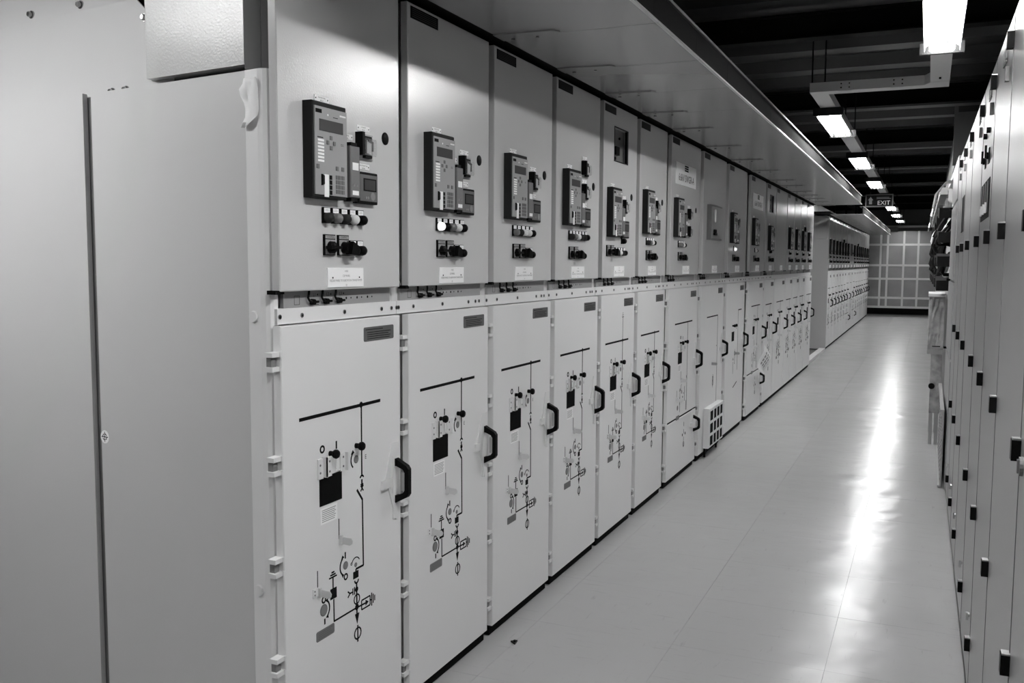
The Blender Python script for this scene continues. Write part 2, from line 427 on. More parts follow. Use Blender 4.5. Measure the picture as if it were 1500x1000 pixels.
LENS = {'d': DARKG, 'g': MIDG, 'w': LITE, 'l': LIT, 'k': BLACK}
def lamp(root, u, z, c):
    nm = 'push_button' if c == 'k' else 'indicator_lamp'
    o = part(nm, root, 'lampbase'+nm, lambda b: b.box(0, .008, 0, .036, 0, .050), BLACK, (0, u, z))
    part('label', o, 'lamplab', lambda b: (b.box(.008, .009, .003, .033, .033, .048, 0), b.box(.009,.0093,.008,.028,.0385,.0395,1), b.box(.009,.0093,.010,.026,.0425,.0435,1)), [PLATE, PRINTG])
    part('lens', o, 'lens'+c, lambda b: b.lathe((.008,.018,.017), [(0,.0165),(.012,.0165),(.018,.0145),(.023,.009),(.0245,.003)]), LENS[c], smooth=True)
    return o
def rotary(root, u, z, lever):
    def base(b):
        b.box(0, .008, 0, .058, 0, .066, 0); b.box(.008, .009, .003, .055, .003, .050, 1); b.box(.008, .009, .003, .055, .053, .063, 1)
        b.text('CONTROL', .029, .0555, .008, .009, .0093, 2, wmax=.046); b.text('0', .029, .042, .008, .009, .0093, 2)
    o = part('rotary_switch', root, 'rotb', base, [BLACK, RELAYF, PRINT], (0, u, z))
    if lever: part('knob', o, 'rotk1', lambda b: (b.lathe((.009,.029,.025), [(0,.020),(.014,.019),(.018,.012)]), b.box(.012,.034,.0,.058,.020,.030)), BLACK, smooth=True)
    else: part('knob', o, 'rotk2', lambda b: (b.lathe((.009,.029,.025), [(0,.020),(.022,.018)]), b.prism([(.020,.004),(.062,.0),(.066,.030),(.030,.046)], .02, .045)), BLACK, smooth=True)
    return o

def nameplate(root, u, z, lines, wd=.207, h=.063, key=None):
    def f(b):
        b.bbox(0, .004, 0, wd, 0, h, .001, 0)
        for s in (.13, .87): b.disc(wd*s, h*.5, .0028, .004, .005, 8, 1)
        n = len(lines)
        for k, t in enumerate(lines): b.text(t, wd/2, h*(.78-.72*k/max(1,n-1)) if n > 1 else h*.3, h*.15 if n > 1 else h*.6, .004, .0044, 2, wmax=wd*.9)
    return part('nameplate', root, key, f, [PLATE, BLACK, PRINTG], (0, u, z))

def upper_label(door):
    part('vent_label', door, 'uplabel', lambda b: (b.box(0, .0012, .02, .228, 2.579, 2.622, 0), [b.box(.0012,.0016,.03,.215,2.586+.007*k,2.588+.007*k,1) for k in range(5)]), [BLACK, DARKF])

ROWNAMES = ['H01', 'H02', 'H03', 'H04', 'H05', 'H06', 'H07', 'H08', 'H09', 'H10', 'H11', 'H12', 'H13', 'H14', 'H15', 'H16']

def handle(root, u, zc, s=1.0):
    h = .080*s
    def grip(b):
        prof_o = [(0, h), (.006, h+.002), (.052, h-.022), (.060, h-.034), (.060, -(h-.034)), (.052, -(h-.022)), (.006, -(h+.002)), (0, -h)]
        prof_i = [(0, h-.026), (.010, h-.026), (.036, h-.036), (.044, h-.048), (.044, -(h-.048)), (.036, -(h-.036)), (.010, -(h-.026)), (0, -(h-.026))]
        n = len(prof_o); vs = []
        for y in (-.011, .011):
            vs += [(a, y, c) for a, c in prof_o] + [(a, y, c) for a, c in prof_i]
        fs = []
        for i in range(n-1):
            fs += [(i, i+1, n+i+1, n+i), (2*n+i, 3*n+i, 3*n+i+1, 2*n+i+1), (i, 2*n+i, 2*n+i+1, i+1), (n+i, n+i+1, 3*n+i+1, 3*n+i)]
        fs += [(0, n, 3*n, 2*n), (n-1, 3*n-1, 4*n-1, 2*n-1)]
        b.add(vs, fs)
    o = part('door_handle', root, ('grip', s), grip, BLACK, (0, u, zc))
    def latch(b):
        b.box(0, .010, -.100, -.045, -.016, .016); b.box(0, .004, -.022, .020, -h*1.75, h*1.75)
        b.prism([(-.03, .141*s*1.0), (-.012, .141*s), (-.055, -.016), (-.075, .016)], 0, .005); b.prism([(-.055,-.016),(-.040,-.010),(.012,-.141*s),(-.004,-.143*s)], 0, .005)
    part('latch_bracket', o, ('latch', s), latch, WHITE)
    part('grip_core', o, ('gcore', s), lambda b: b.box(.030, .0445, -.0105, .0105, -.034*s, .034*s), GALV)
    return o

def hinge(root, u, z):
    def f(b):
        for dz in (0, -.043):
            b.box(XF, -.004, -.014, .026, dz-.007, dz+.007, 0); b.cyl((-.004, .024, dz-.008), (-.004, .024, dz+.008), .006, n=8, m=0)
        b.box(XF, -.014, -.006, .016, -.040, -.005, 1)
    part('hinge', root, 'hinge', f, [WHITE, KEYH], (0, u, z))

def crossbar(root, u0, u1, near):
    cb = part('crossbar', root, ('xbar', round(u1-u0,3)), lambda b: b.box(-.045, -.022, u0+.002, u1-.002, ZL+.004, 1.556), PAINT)
    us = [.071, .302, .533, .600, .635] if u1-u0 < .9 else [.071, .30, .50, .72, .87, .92]
    us = [u0 + .05 + a for a in us] + [u0+.012]
    if near:
        for a in us: part('screw', cb, 'xscrew', lambda b: (b.disc(0, 0, .0075, -.022, -.019, 10, 0), b.disc(0, 0, .004, -.019, -.0186, 6, 1)), [BOLT, BLACK], (0, a, 1.532))
    W = u1-u0
    ts = part('test_socket_strip', root, ('strip', round(W,3)), lambda b: (b.box(-.045, -.032, u0+.045, u1-.03, 1.556, 1.620)), STRIP)
    if near:
        def marks(b):
            for x in (.048, ): 
                for q in ((.048,.565,.074,.565),(.048,.592,.074,.592)): b.line(q[0]+u0+.05, 1+q[1], q[2]+u0+.05, 1+q[3], .0012, -.032, -.0316)
                for q in ((.048,.565,.048,.592),(.074,.565,.074,.592)): b.line(q[0]+u0+.05, 1+q[1], q[2]+u0+.05, 1+q[3], .0012, -.032, -.0316)
            for k in range(3):
                b.text('L%d' % (k+1), u0+.05+.150+.073*k, 1.588, .016, -.032, -.0316); b.disc(u0+.05+.168+.073*k, 1.593, .003, -.032, -.0316, 8)
                b.box(-.032, -.0316, u0+.05+.15+.06*k, u0+.05+.175+.06*k, 1.561, 1.5625)
                for q in (0, .028): b.disc(u0+.05+.33+.065*k+q, 1.577, .0045 if q == 0 else .003, -.032, -.0316, 8)
        part('strip_print', ts, ('strippr', round(W,3)), marks, PRINT)
        for k in range(3):
            a = u0 + .05 + .135 + .073*k
            def plug(b):
                b.cyl((-.032, 0, 0), (-.018, 0, 0), .010, .009); b.cyl((-.025, .008, 0), (-.023, .026, 0), .004)
                b.tube([(-.022, -.008, .0), (-.022, -.022, .004), (-.022, -.030, .014), (-.022, -.026, .026), (-.027, -.018, .034)], .0038)
            part('test_plug', ts, 'plug', plug, BLACK, (0, a, 1.571), smooth=True)
    return cb

def lower_fittings(root, kind, W, near, wd_off):
    o = wd_off
    if kind in ('full', 'split'):
        kk = .0
        for (u, z) in ((.243, 1.079), (.393, 1.078)):
            part('pull_knob', root, 'knob', lambda b: b.lathe((0,0,0), [(0,.009),(.014,.009),(.018,.014),(.026,.0155),(.032,.012),(.034,.004)], 12), BLACK, (0, u+o, z), smooth=True)
        part('viewing_window', root, 'vwin', lambda b: (b.box(0, .0015, 0, .124, 0, .094, 0), b.box(.0015, .002, .003, .121, .003, .091, 1)), [BLACK, BLACKG], (0, .183+o, .916))
        part('instruction_label', root, 'ilab', lambda b: (b.box(0, .0008, 0, .093, 0, .053, 0), bars(b, .008, .085, .005, .048, 7, .0008, .0011, 1)), [PLATE, PRINTG], (0, .187+o, .855))
        if near:
            def brA(b):
                b.box(0, .004, 0, .028, 0, .066); b.box(0, .020, .026, .030, .004, .070); b.box(.016, .020, .026, .052, .006, .070)
                for q in ((.012,.02),(.012,.045)): b.disc(q[0], q[1], .004, .004, .0045, 8, 1)
                for q in ((.040,.022),(.040,.055)): b.disc(q[0], q[1], .004, .020, .0205, 8, 1)
            part('padlock_bracket', root, 'brA', brA, [WHITE, KEYG], (0, .173+o, 1.006))
            def brB(b):
                b.box(0, .004, 0, .03, 0, .060); b.box(.004, .016, .026, .030, 0, .060)
                for q in ((.016,.015),(.016,.046)): b.disc(q[0], q[1], .004, .004, .0045, 8, 1)
                b.tube([(.006, -.026, .062), (.006, -.026, .016), (.006, -.018, .008), (.006, .0, .010)], .0018, 6)
            part('padlock_bracket', root, 'brB', brB, [WHITE, KEYG], (0, .297+o, 1.009), smooth=False)
        for (u, z, r) in ((.394,1.031,.014),(.325,.683,.014),(.199,.572,.020),(.386,.667,.008)):
            part('keyhole', root, ('kh', r), lambda b: (b.disc(0, 0, r, 0, .001, 16, 0), b.disc(0, 0, r*.8, .001, .0014, 16, 1)), [KEYG, KEYH], (0, u+o, z))
        def tab(b):
            b.prismy([(0, -.012), (.040, -.014), (.050, -.008), (.052, .002), (.046, .010), (0, .012)], -.0012, .0012); b.box(0, .012, -.004, .004, -.016, .016)
        def slot(b): b.box(0, .0012, -.0015, .0015, 0, .068)
        for (u, z) in ((.2915, .780), (.170, .640)):
            lv = part('shutter_lever', root, 'tab', tab, FRAME, (0, u+o, z))
            part('slot', lv, 'slot', slot, PRINT, (0, -.003, .004))
        if near: part('lever_plate', root, 'lvp', lambda b: (b.box(0,.003,0,.036,0,.028,0), [b.disc(a,c,.003,.003,.0035,8,1) for a,c in ((.008,.008),(.008,.020))]), [WHITE, KEYG], (0, .141+o, .630))
        part('rating_plate', root, 'rplate', lambda b: (b.prism([(.004,0),(.095,0),(.099,.004),(.099,.029),(.095,.033),(.004,.033),(0,.029),(0,.004)], 0, .0015, 0), bars(b, .01, .09, .004, .029, 4, .0015, .0018, 1)), [MIDP, GREYP], (0, .157+o, .478))
    else:
        lv = part('shutter_lever', root, 'tab2', lambda b: b.prismy([(0,-.012),(.046,-.012),(.052,0),(.046,.012),(0,.012)], -.0015, .0015), GALV, (0, .36+o, .80))
        if kind == 'riser':
            for (u, z) in ((.33, 1.085), (.42, 1.085)):
                part('pull_knob', root, 'knob', None, BLACK, (0, u, z), smooth=True)
            part('viewing_window', root, 'vwin', None, [BLACK, BLACKG], (0, .30, .93))

ORD = ['first', 'second', 'third', 'fourth', 'fifth', 'sixth', 'seventh', 'eighth', 'ninth', 'tenth', 'eleventh', 'twelfth', 'thirteenth', 'fourteenth', 'fifteenth', 'sixteenth', 'seventeenth', 'eighteenth']
# (door left y, door right y, spec)
PANELS = [
 (2.25, 2.937, dict(du=0, row1='dgdwk', kind='full')),
 (3.00, 3.685, dict(du=-.005, row1='lkgwk', kind='full')),
 (3.742, 4.425, dict(du=-.02, row1='gdwwk', kind='full')),
 (4.485, 5.168, dict(du=-.03, row1='dgwddk', kind='full', two=1)),
 (5.235, 5.912, dict(du=-.045, row1='gwk', kind='full', win=1, dz=-.04, alt=1)),
 (5.992, 6.68, dict(du=-.055, row1='dgwk', kind='full')),
 (6.81, 7.755, dict(du=-.04, row1='ggwk', kind='split', board='6.6kV SWGR-A', two=2)),
 (7.885, 8.835, dict(box=1, kind='metering')),
 (8.975, 9.93, dict(du=-.04, row1='l', kind='riser')),
 (10.17, 11.12, dict(du=-.03, row1='wk', kind='split', board='6.6kV SWGR-B')),
 (11.255, 11.945, dict(du=-.02, row1='k', kind='full', win=1, dz=-.04)),
 (12.0, 12.93, dict(plain=1, kind='full')),
 (12.985, 13.66, dict(du=-.01, row1='k', kind='full')),
 (13.71, 14.385, dict(du=-.01, row1='k', kind='full')),
 (14.44, 15.12, dict(du=-.01, row1='k', kind='full', two=1)),
 (15.175, 16.05, dict(du=-.01, row1='k', kind='full')),
]
FEATURE = [
 'switchgear panel nearest the camera, beside the end cladding, with protection relay',
 'second switchgear panel from the near end, its first lamp lit white',
 'third switchgear panel from the near end, with protection relay and five lamps',
 'fourth switchgear panel from the near end, with two clear auxiliary relays above each other',
 'fifth switchgear panel from the near end, with a dark window high in its door',
 'sixth narrow switchgear panel, just before the panel with the large white board nameplate',
 'wide switchgear panel with large white nameplate and two-part lower door',
 'wide switchgear panel with a plain grey box and a barred vent box near the floor',
 'wide switchgear panel right after the one with the barred vent box',
 'wide switchgear panel with the second large nameplate and a paper sheet on its handle',
 'switchgear panel just past the paper sheet, with a small dark window high up',
 'plain switchgear panel without a relay, twelfth of the near block',
 'thirteenth switchgear panel of the near block, right after the plain one',
 'fourteenth switchgear panel of the near block, third from its far end',
 'fifteenth switchgear panel of the near block, last but one',
 'last switchgear panel of the near block, before the open floor channel',
]
def build_panel(i, y0, y1, sp, fl, fr, root_x=0.0, far=False):
    W = y1 - y0; near = 2 if i < 6 and not far else (1 if i < 11 and not far else 0)
    root = empty('switchgear_panel', (root_x, y0, 0))
    wide = W > .85; kind = sp['kind']; o = .12 if wide else 0.0
    if i == 0 and not far:
        part('cabinet_body', root, None, lambda b: b.prismz([(-.045, .10), (-.045, fr-y0-.001), (-1.2, fr-y0-.001), (-1.2, .29)], .02, 2.64), FRAME)
    else:
        part('cabinet_body', root, None, lambda b: b.box(-1.2, -.045, fl-y0+.001, fr-y0-.001, .02, 2.64), FRAME)
    part('plinth', root, None, lambda b: b.box(-1.1 if i or far else -.6, -.05, max(fl-y0, .012)+.02 if i or far else .25, fr-y0-.02, 0, .02), BLACKG)
    part('kick_plate', root, ('kick', round(W,3)), lambda b: b.box(-.045, -.018, 0, W, .004, ZB-.006), BLACKG)
    # ---- upper door
    xd = -.028
    ud = None
    if sp.get('win'):
        wu0, wu1, wz0, wz1 = .205, .475, 2.312, 2.508
        def dw(b):
            b.box(xd, 0, 0, wu0, ZU, ZT); b.box(xd, 0, wu1, W, ZU, ZT); b.box(xd, 0, wu0, wu1, ZU, wz0); b.box(xd, 0, wu0, wu1, wz1, ZT)
        ud = part('upper_door', root, None, dw, PAINT_SHADED)
        part('window_recess', ud, 'winrec', lambda b: (b.box(xd, xd+.004, wu0, wu1, wz0, wz1, 0), b.box(xd+.004, xd+.02, wu0+.06, wu0+.13, wz0+.04, wz0+.09, 1), b.disc(wu0+.16, wz1-.05, .008, xd+.004, xd+.012, 8, 1), b.disc(wu0+.08, wz0+.02, .01, xd+.004, xd+.012, 8, 1)), [MODULE, BLACK])
        part('window_frame', ud, 'winfr', lambda b: (b.box(-.002, .002, wu0-.006, wu0, wz0-.006, wz1+.006), b.box(-.012, .002, wu1-.022, wu1+.006, wz0-.006, wz1+.006), b.box(-.002, .002, wu0, wu1, wz1, wz1+.006), b.box(-.002, .002, wu0, wu1, wz0-.006, wz0)), BLACK)
    else:
        ud = part('upper_door', root, ('ud', round(W,3)), lambda b: b.bbox(xd, 0, 0, W, ZU, ZT, .003), PAINT_SHADED)
    upper_label(ud)
    part('hinge_cap', ud, 'hcap', lambda b: b.box(xd-.006, -.002, -.018, .006, ZU-.008, ZU+.004), BLACK)
    part('gap_shade_strip', root, ('gapsh', round(W,3)), lambda b: (b.box(-.045, -.012, W+.004, W+.022, ZU+.02, ZT+.01), b.box(-.045, -.02, 0, W, ZT+.002, ZT+.012)), BLACKG)  # black strips paint the shade in the gaps around the upper door
    if not sp.get('plain') and not sp.get('box'):
        du, dz = sp['du'], sp.get('dz', 0)
        ru, rz = .120+du, 1.893+dz
        relay(root, ru, rz, near)
        label_plate(root, ru+.06, rz+.300, .075, .018, ['PROTECTION', 'RELAY'], 'lp1')
        if wide and sp.get('two') == 2:
            trip_relay(root, .51, 2.035); trip_relay(root, .51, 1.90)
            control_module(root, ru+.25, 1.905)
            label_plate(root, .515, 2.13, .075, .018, ['TRIP', 'RELAY'], 'lp2'); label_plate(root, .515, 1.994, .075, .018, ['TRIP', 'RELAY'], 'lp2')
            part('hole_plug', ud, 'hplug', lambda b: b.lathe((0,0,0), [(0,.022),(.002,.022),(.004,.018)], 16), BLACK, (0, .80, 2.125), smooth=True)
        else:
            tz = 2.038 + dz
            trip_relay(root, .405+du, tz)
            label_plate(root, .415+du, tz+.095, .075, .018, ['LOCKOUT', 'RELAY'], 'lp3')
            if sp.get('two') == 1:
                trip_relay(root, .405+du, tz+.125); label_plate(root, .415+du, tz+.220, .075, .018, ['LOCKOUT', 'RELAY'], 'lp3')
            label_plate(root, .325+du, tz+.057, .062, .018, ['SURGE', 'ARR.'], 'lp4')
            control_module(root, .325+du, 1.906+dz)
            meter(root, .387+du, 1.891+dz)
            label_plate(root, .415+du, 2.006+dz, .072, .019, ['MULTIFUNCTION', 'METER'], 'lp5')
            part('hole_plug', ud, 'hplug', lambda b: b.lathe((0,0,0), [(0,.022),(.002,.022),(.004,.018)], 16), BLACK, (0, .591+du*.5, 2.125+dz*.3), smooth=True)
        ru0 = .212 + du + (.05 if wide else 0)
        if sp.get('alt'):
            rotary(root, .07, 1.738, True); rotary(root, .145, 1.738, False)
            for k, c in enumerate('gwdk'): lamp(root, .23+.052*k, 1.742, c)
            lamp(root, .36, 1.815, 'k')
        else:
            r1 = sp['row1']; u_s = ru0 if len(r1) >= 4 else ru0+.05
            for k, c in enumerate(r1): lamp(root, u_s+.0482*k, 1.819, c)
            rotary(root, ru0+.005, 1.718, True); rotary(root, ru0+.081, 1.718, False)
            lamp(root, ru0+.146, 1.718, 'k'); lamp(root, ru0+.188, 1.718, 'k')
    if sp.get('box'):
        bx = part('instrument_box', root, None, lambda b: b.bbox(0, .035, .15, .62, 1.90, 2.20, .004), [MODULE])
        part('faceplate', bx, None, lambda b: b.box(.035, .038, .17, .60, 1.915, 2.185), RELAYF)
        part('glass_tube', bx, None, lambda b: b.prism([(.285,2.06),(.30,2.05),(.315,2.06),(.315,2.15),(.30,2.165),(.285,2.15)], .038, .046), PLATE)
        part('terminal_block', bx, None, lambda b: (b.box(.038,.055,.24,.33,1.94,1.96), b.disc(.26,1.975,.016,.038,.05,10), b.disc(.32,1.975,.016,.038,.05,10)), BLACK)
        part('hole_plug', ud, 'hplug', None, BLACK, (0, .66, 2.125), smooth=True)
    if sp.get('board'):
        def bd(b):
            b.bbox(0, .004, .12, .77, 2.292, 2.455, .001, 0)
            for k in range(3): b.box(.004, .0046, .385, .505, 2.402+.0165*k, 2.414+.0165*k, 1)
            b.text(sp['board'], .445, 2.322, .078, .004, .0046, 1, wmax=.58)
        part('board_nameplate', ud, None, bd, [PLATE, PRINT])
    npu = (.39 if wide else .237+sp.get('du',0)*.4)
    tr = ['TR-1', 'TR-2', 'TR-3', 'BUS-A']
    nm = ROWNAMES[i % 16]
    nameplate(root, npu, 1.615, ['=%s' % nm, 'CB PANEL', 'FEEDER PANEL TO SUBSTATION TRANSFORMER', nm[1:]] if not far else ['=%s' % nm], key=None if not far else 'npfar')
    # ---- middle
    crossbar(root, fl-y0 if (i or far) else .012, fr-y0, near and True)
    # ---- lower door
    if kind == 'split' and wide:
        ld = part('lower_door', root, ('lds', round(W,3)), lambda b: b.bbox(xd, 0, 0, W, .497, ZL, .003), PAINT)
        l2 = part('cable_door', root, ('lds2', round(W,3)), lambda b: b.bbox(xd, 0, 0, W, ZB, .485, .003), PAINT)
        part('edge_seal', l2, ('seal', round(W,3)), lambda b: b.box(xd, -.003, 0, W, .485, .497), BLACKG)
        handle(root, W-.085, .37, .85)
    else:
        ld = part('lower_door', root, ('ld', round(W,3)), lambda b: b.bbox(xd, 0, 0, W, ZB, ZL, .003), PAINT)
    part('mimic_diagram', ld, ('mimic', kind, wide), mimic(kind, W), PRINT)
    if i == 4 and not far:
        part('voltage_symbol', ld, None, lambda b: (b.line(.428,1.22,.428,1.36,.004,0,.0008), [b.line(.41+.006*k,1.36+.012*k,.446-.006*k,1.36+.012*k,.004,0,.0008) for k in range(3)]), PRINT)
    wu = .447 if not wide else W-.26
    part('warning_plate', ld, ('wplate', wide), lambda b: (b.prism([(.004,0),(.189,0),(.193,.004),(.193,.045),(.189,.049),(.004,.049),(0,.045),(0,.004)], 0, .0015, 0), b.box(.0015,.0019,.01,.12,.039,.0415,1), bars(b, .02, .175, .005, .034, 4, .0015, .0019, 1)), [GREYP, BLACK], (0, wu, 1.426))
    lower_fittings(root, kind, W, near, o)
    handle(root, W-.037, .905)
    nh = (1.422, 1.108, .798, .489, .18) if near or i < 12 else (1.422, .18)
    for z in nh: hinge(root, -.022, z)
    return root

bounds = []
for k, (a, b_, s) in enumerate(PANELS):
    l = 2.205 if k == 0 else (PANELS[k-1][1] + .012)
    bounds.append((l, b_ + .012))
for k, (a, b_, s) in enumerate(PANELS):
    r = build_panel(k, a, b_, s, *bounds[k])
    tag(r, FEATURE[k], 'switchgear', 'switchgear panels of the near block')

# vent box mounted on the front of the eighth panel
vb = empty('vent_box', (0, 8.06, 0))
part('housing', vb, None, lambda b: b.bbox(.002, .055, 0, .60, .085, .435, .004), WHITE)
for r in range(3):
    for c in range(4):
        part('grille_opening', vb, 'gopen', lambda b: b.box(.054, .0565, 0, .105, 0, .082), BLACKG, (0, .045+.135*c, .105+.11*r))
for c in range(3): part('grille_bar', vb, 'gbar', lambda b: b.box(.055, .060, 0, .022, .095, .425), WHITE, (0, .154+.135*c, 0))
for u in (.03, .52): part('foot', vb, 'vfoot', lambda b: b.box(.002, .016, 0, .03, 0, .085), BLACKG, (0, u, 0))  # unseen black blocks under the mounted box, which hangs clear of the floor
tag(vb, 'white barred vent box mounted on the wide panel near the floor', 'vent')

# paper sheet on a handle of the tenth panel
def sheet(b):
    vs, fs = [], []
    n = 8
    for i in range(n+1):
        t = i/n
        for (u, z) in ((.42+.10*t, .45+.0*t), ):
            pass
    P0, P1, P2, P3 = (.115,10.60,.80),(.15,10.84,.66),(.09,10.75,.45),(.06,10.50,.55)
    for i in range(n+1):
        for j in range(n+1):
            s, t = i/n, j/n
            p = [(1-s)*(1-t)*P0[k] + s*(1-t)*P1[k] + s*t*P2[k] + (1-s)*t*P3[k] for k in range(3)]
            p[0] += .02*math.sin(PI*s)*math.sin(PI*t) + .012*math.sin(2*PI*t)
            vs.append(tuple(p))
    for i in range(n):
        for j in range(n): a = i*(n+1)+j; fs.append((a, a+n+1, a+n+2, a+1))
    b.add(vs, fs, 0)
ps = part('paper_sheet', None, None, sheet, [PLATE]); sm_ = ps.modifiers.new('thick', 'SOLIDIFY'); sm_.thickness = .001
def sprint(b):
    for k in range(3):
        for q in range(4):
            s0, t0 = .22+.2*k, .2+.15*q
            P0, P1, P2, P3 = (.115,10.60,.80),(.15,10.84,.66),(.09,10.75,.45),(.06,10.50,.55)
            def pt(s, t):
                p = [(1-s)*(1-t)*P0[m] + s*(1-t)*P1[m] + s*t*P2[m] + (1-s)*t*P3[m] for m in range(3)]
                p[0] += .02*math.sin(PI*s)*math.sin(PI*t) + .012*math.sin(2*PI*t) + .002; return p
            b.add([pt(s0,t0), pt(s0+.08,t0), pt(s0+.08,t0+.11), pt(s0,t0+.11)], [(0,1,2,3)])
part('sheet_print', ps, None, sprint, PRINTG)
tag(ps, 'white printed paper sheet tucked behind a lower handle of the wide panel', 'paper')

# ================================================================== FAR BLOCK
FX = -.06
fr_root = []
y = 19.35; n = 0; widths = [.745]*6 + [1.06]*3 + [.745]*3 + [1.06]*2 + [.745]*2
tot = sum(widths)
kinds = {6: 'split', 7: 'metering', 8: 'split'}
for k, wd in enumerate(widths):
    sp = dict(du=-.01, row1='k', kind=kinds.get(k, 'full'))
    if k in (4, 9): sp['two'] = 1
    if k == 7: sp = dict(box=1, kind='metering')
    r = build_panel(k, y+.03, y+wd-.03, sp, y, y+wd, FX, far=True)
    if k == 0: lab = 'first panel of the far switchgear block, its pale end face beside the floor channel'
    elif k == len(widths)-1: lab = 'last panel of the far switchgear block, next to the far wall'
    else: lab = '%s panel of the far switchgear block counted from the floor channel' % ORD[k]
    tag(r, lab, 'switchgear', 'switchgear panels of the far block')
    if k == 0:
        part('end_panel', r, None, lambda b: (b.box(-1.2, .0, -.052, -.031, .02, 2.18)), CLAD)
        part('end_panel', r, None, lambda b: (b.box(-1.2, -.03, -.052, -.031, 2.19, 2.63)), CLAD)
    y += wd
FAR_END = y
# floor channel between the blocks
fc = empty('floor_channel', (0, 16.3, 0))
part('cover_plate', fc, None, lambda b: b.box(-1.1, -.16, .1, 2.8, .001, .012), CHAN)
part('edge_rail', fc, None, lambda b: b.box(-.16, -.05, .05, 2.9, .001, .05), FRAME)
tag(fc, 'dark open floor channel with a pale edge rail between the two switchgear blocks', 'floor channel')

# ================================================================== CANOPIES over the doors
def canopy(y0, pitches, x1, zb, label, back=-.3):
    c = empty('canopy', (0, y0, 0)); yy = 0
    for k, p in enumerate(pitches):
        loc = (0, yy, 0)
        part('canopy_sheet', c, ('csheet', p, x1, zb), lambda b: b.box(.05, x1-.012, .002, p-.002, zb, zb+.012), CANOPY, loc)
        part('inner_shade_strip', c, ('cinn', p, x1, zb), lambda b: b.box(back, .05, .001, p-.001, max(zb+.012, 2.648), max(zb+.012, 2.648)+.018), BLACKG, loc)  # black strip paints the soft shade under the canopy by the door tops
        part('canopy_lip', c, ('clip', p, x1, zb), lambda b: b.prismy([(x1-.012, zb), (x1, zb+.002), (x1-.003, zb+.013), (x1-.012, zb+.013)], .003, p-.003), LIP, loc)
        part('fascia', c, ('fasc', p, x1, zb), lambda b: b.prismy([(x1-.035, zb+.012), (x1-.020, zb+.016), (x1-.020, zb+.135), (x1-.035, zb+.135)], .001, p-.001), FASCIA, loc)
        part('top_rim', c, ('crim', p, x1, zb), lambda b: b.box(x1-.075, x1-.008, .002, p-.002, zb+.135, zb+.148), GREYP, loc)
        def br(b):
            b.prismz([(.052, -.055), (.31, -.035), (.33, 0), (.31, .035), (.052, .055)], zb-.006, zb)
        bk_ = part('support_bracket', c, ('cbrk', zb), br, CANOPY, (0, yy+p-.03, 0))
        part('bolt', bk_, ('cbolt', zb), lambda b: b.cyl((.12,0,zb-.020),(.12,0,zb-.012),.009,n=8), BOLT)
        part('bolt', bk_, ('cbolt2', zb), lambda b: b.cyl((.23,0,zb-.019),(.23,0,zb-.012),.007,n=8), BOLT)
        yy += p
    part('end_plate', c, None, lambda b: b.box(.05, x1-.02, yy-.006, yy, zb+.012, zb+.135), FASCIA)
    part('rear_duct', c, None, lambda b: b.box(-.9, -.3, .45, yy, max(zb, 2.65)+.02, zb+.27), GREYP)
    part('hanger', c, None, lambda b: [b.box(-.34, -.30, q*yy-.02, q*yy+.02, zb+.1, CEIL_Z-.12) for q in (.1,.37,.63,.9)], BEAM)
    tag(c, label, 'canopy')
    return c
cp = [bounds[k][1]-bounds[k][0] if k else bounds[0][1]-2.26 for k in range(16)]
canopy(2.26, [round(p, 3) for p in cp], .735, 2.645, 'long grey sheet canopy overhanging the near switchgear doors, with bright front lip')
canopy(18.3, [1.05] + [round(w_,3) for w_ in widths[:-2]], .63, 2.60, 'grey sheet canopy overhanging the far switchgear block')

# ================================================================== END CLADDING (left foreground)
K = .984
EC = empty('end_cladding', (-.036, 2.245, 0), math.atan2(.1391731, -.99026807))
def ez(z): return 1.70 + (z-1.70)*K
def ebox(b, t0, t1, o0, o1, z0, z1, m=0): b.box(t0*K, t1*K, o0, o1, ez(z0) if z0 > .05 else z0, ez(z1), m)
part('end_panel', EC, None, lambda b: ebox(b, .089, .845, -.018, 0, .02, 2.268), CLAD)
part('end_panel', EC, None, lambda b: ebox(b, .892, 1.75, -.018, 0, .02, 2.272), CLAD)
part('rear_frame', EC, None, lambda b: ebox(b, .10, 1.75, -.075, -.055, 0, 2.50), KEYH)
part('dark_backing', EC, None, lambda b: ebox(b, .46, .80, -.090, -.076, 2.40, 2.64), BLACKG)
part('gap_channel', EC, None, lambda b: (ebox(b, .80, .94, -.055, -.022, .01, 2.262), ), KEYH)
def post(b):
    pr = [(.084, -.02), (.084, .004), (.030, .006), (.012, .003), (.002, -.006), (-.001, -.018), (0, -.035), (.084, -.035)]
    b.prismz([(a*K, c) for a, c in pr], .0, ez(2.268))
part('corner_post', EC, None, post, PAINT)
part('post_plug', EC, 'pplug', lambda b: b.cyl((0, .004, 0), (0, .010, 0), .019, .016, n=16), PAINT, (.062*K, 0, ez(1.529)), smooth=True)
part('post_plug', EC, 'pplug', None, PAINT, (.058*K, 0, ez(.673)), smooth=True)
def upl(b):
    pts = [(.45,2.24),(1.75,2.24),(1.75,2.562),(.63,2.562),(.536,2.482),(.45,2.482)]
    n_ = len(pts)
    b.add([(t*K, -.03, ez(z)) for t, z in pts] + [(t*K, -.034, ez(z)) for t, z in pts], [tuple(range(n_)), tuple(range(2*n_-1, n_-1, -1))] + [(i, (i+1) % n_, n_+(i+1) % n_, n_+i) for i in range(n_)])
part('upper_plate', EC, None, upl, CLAD)
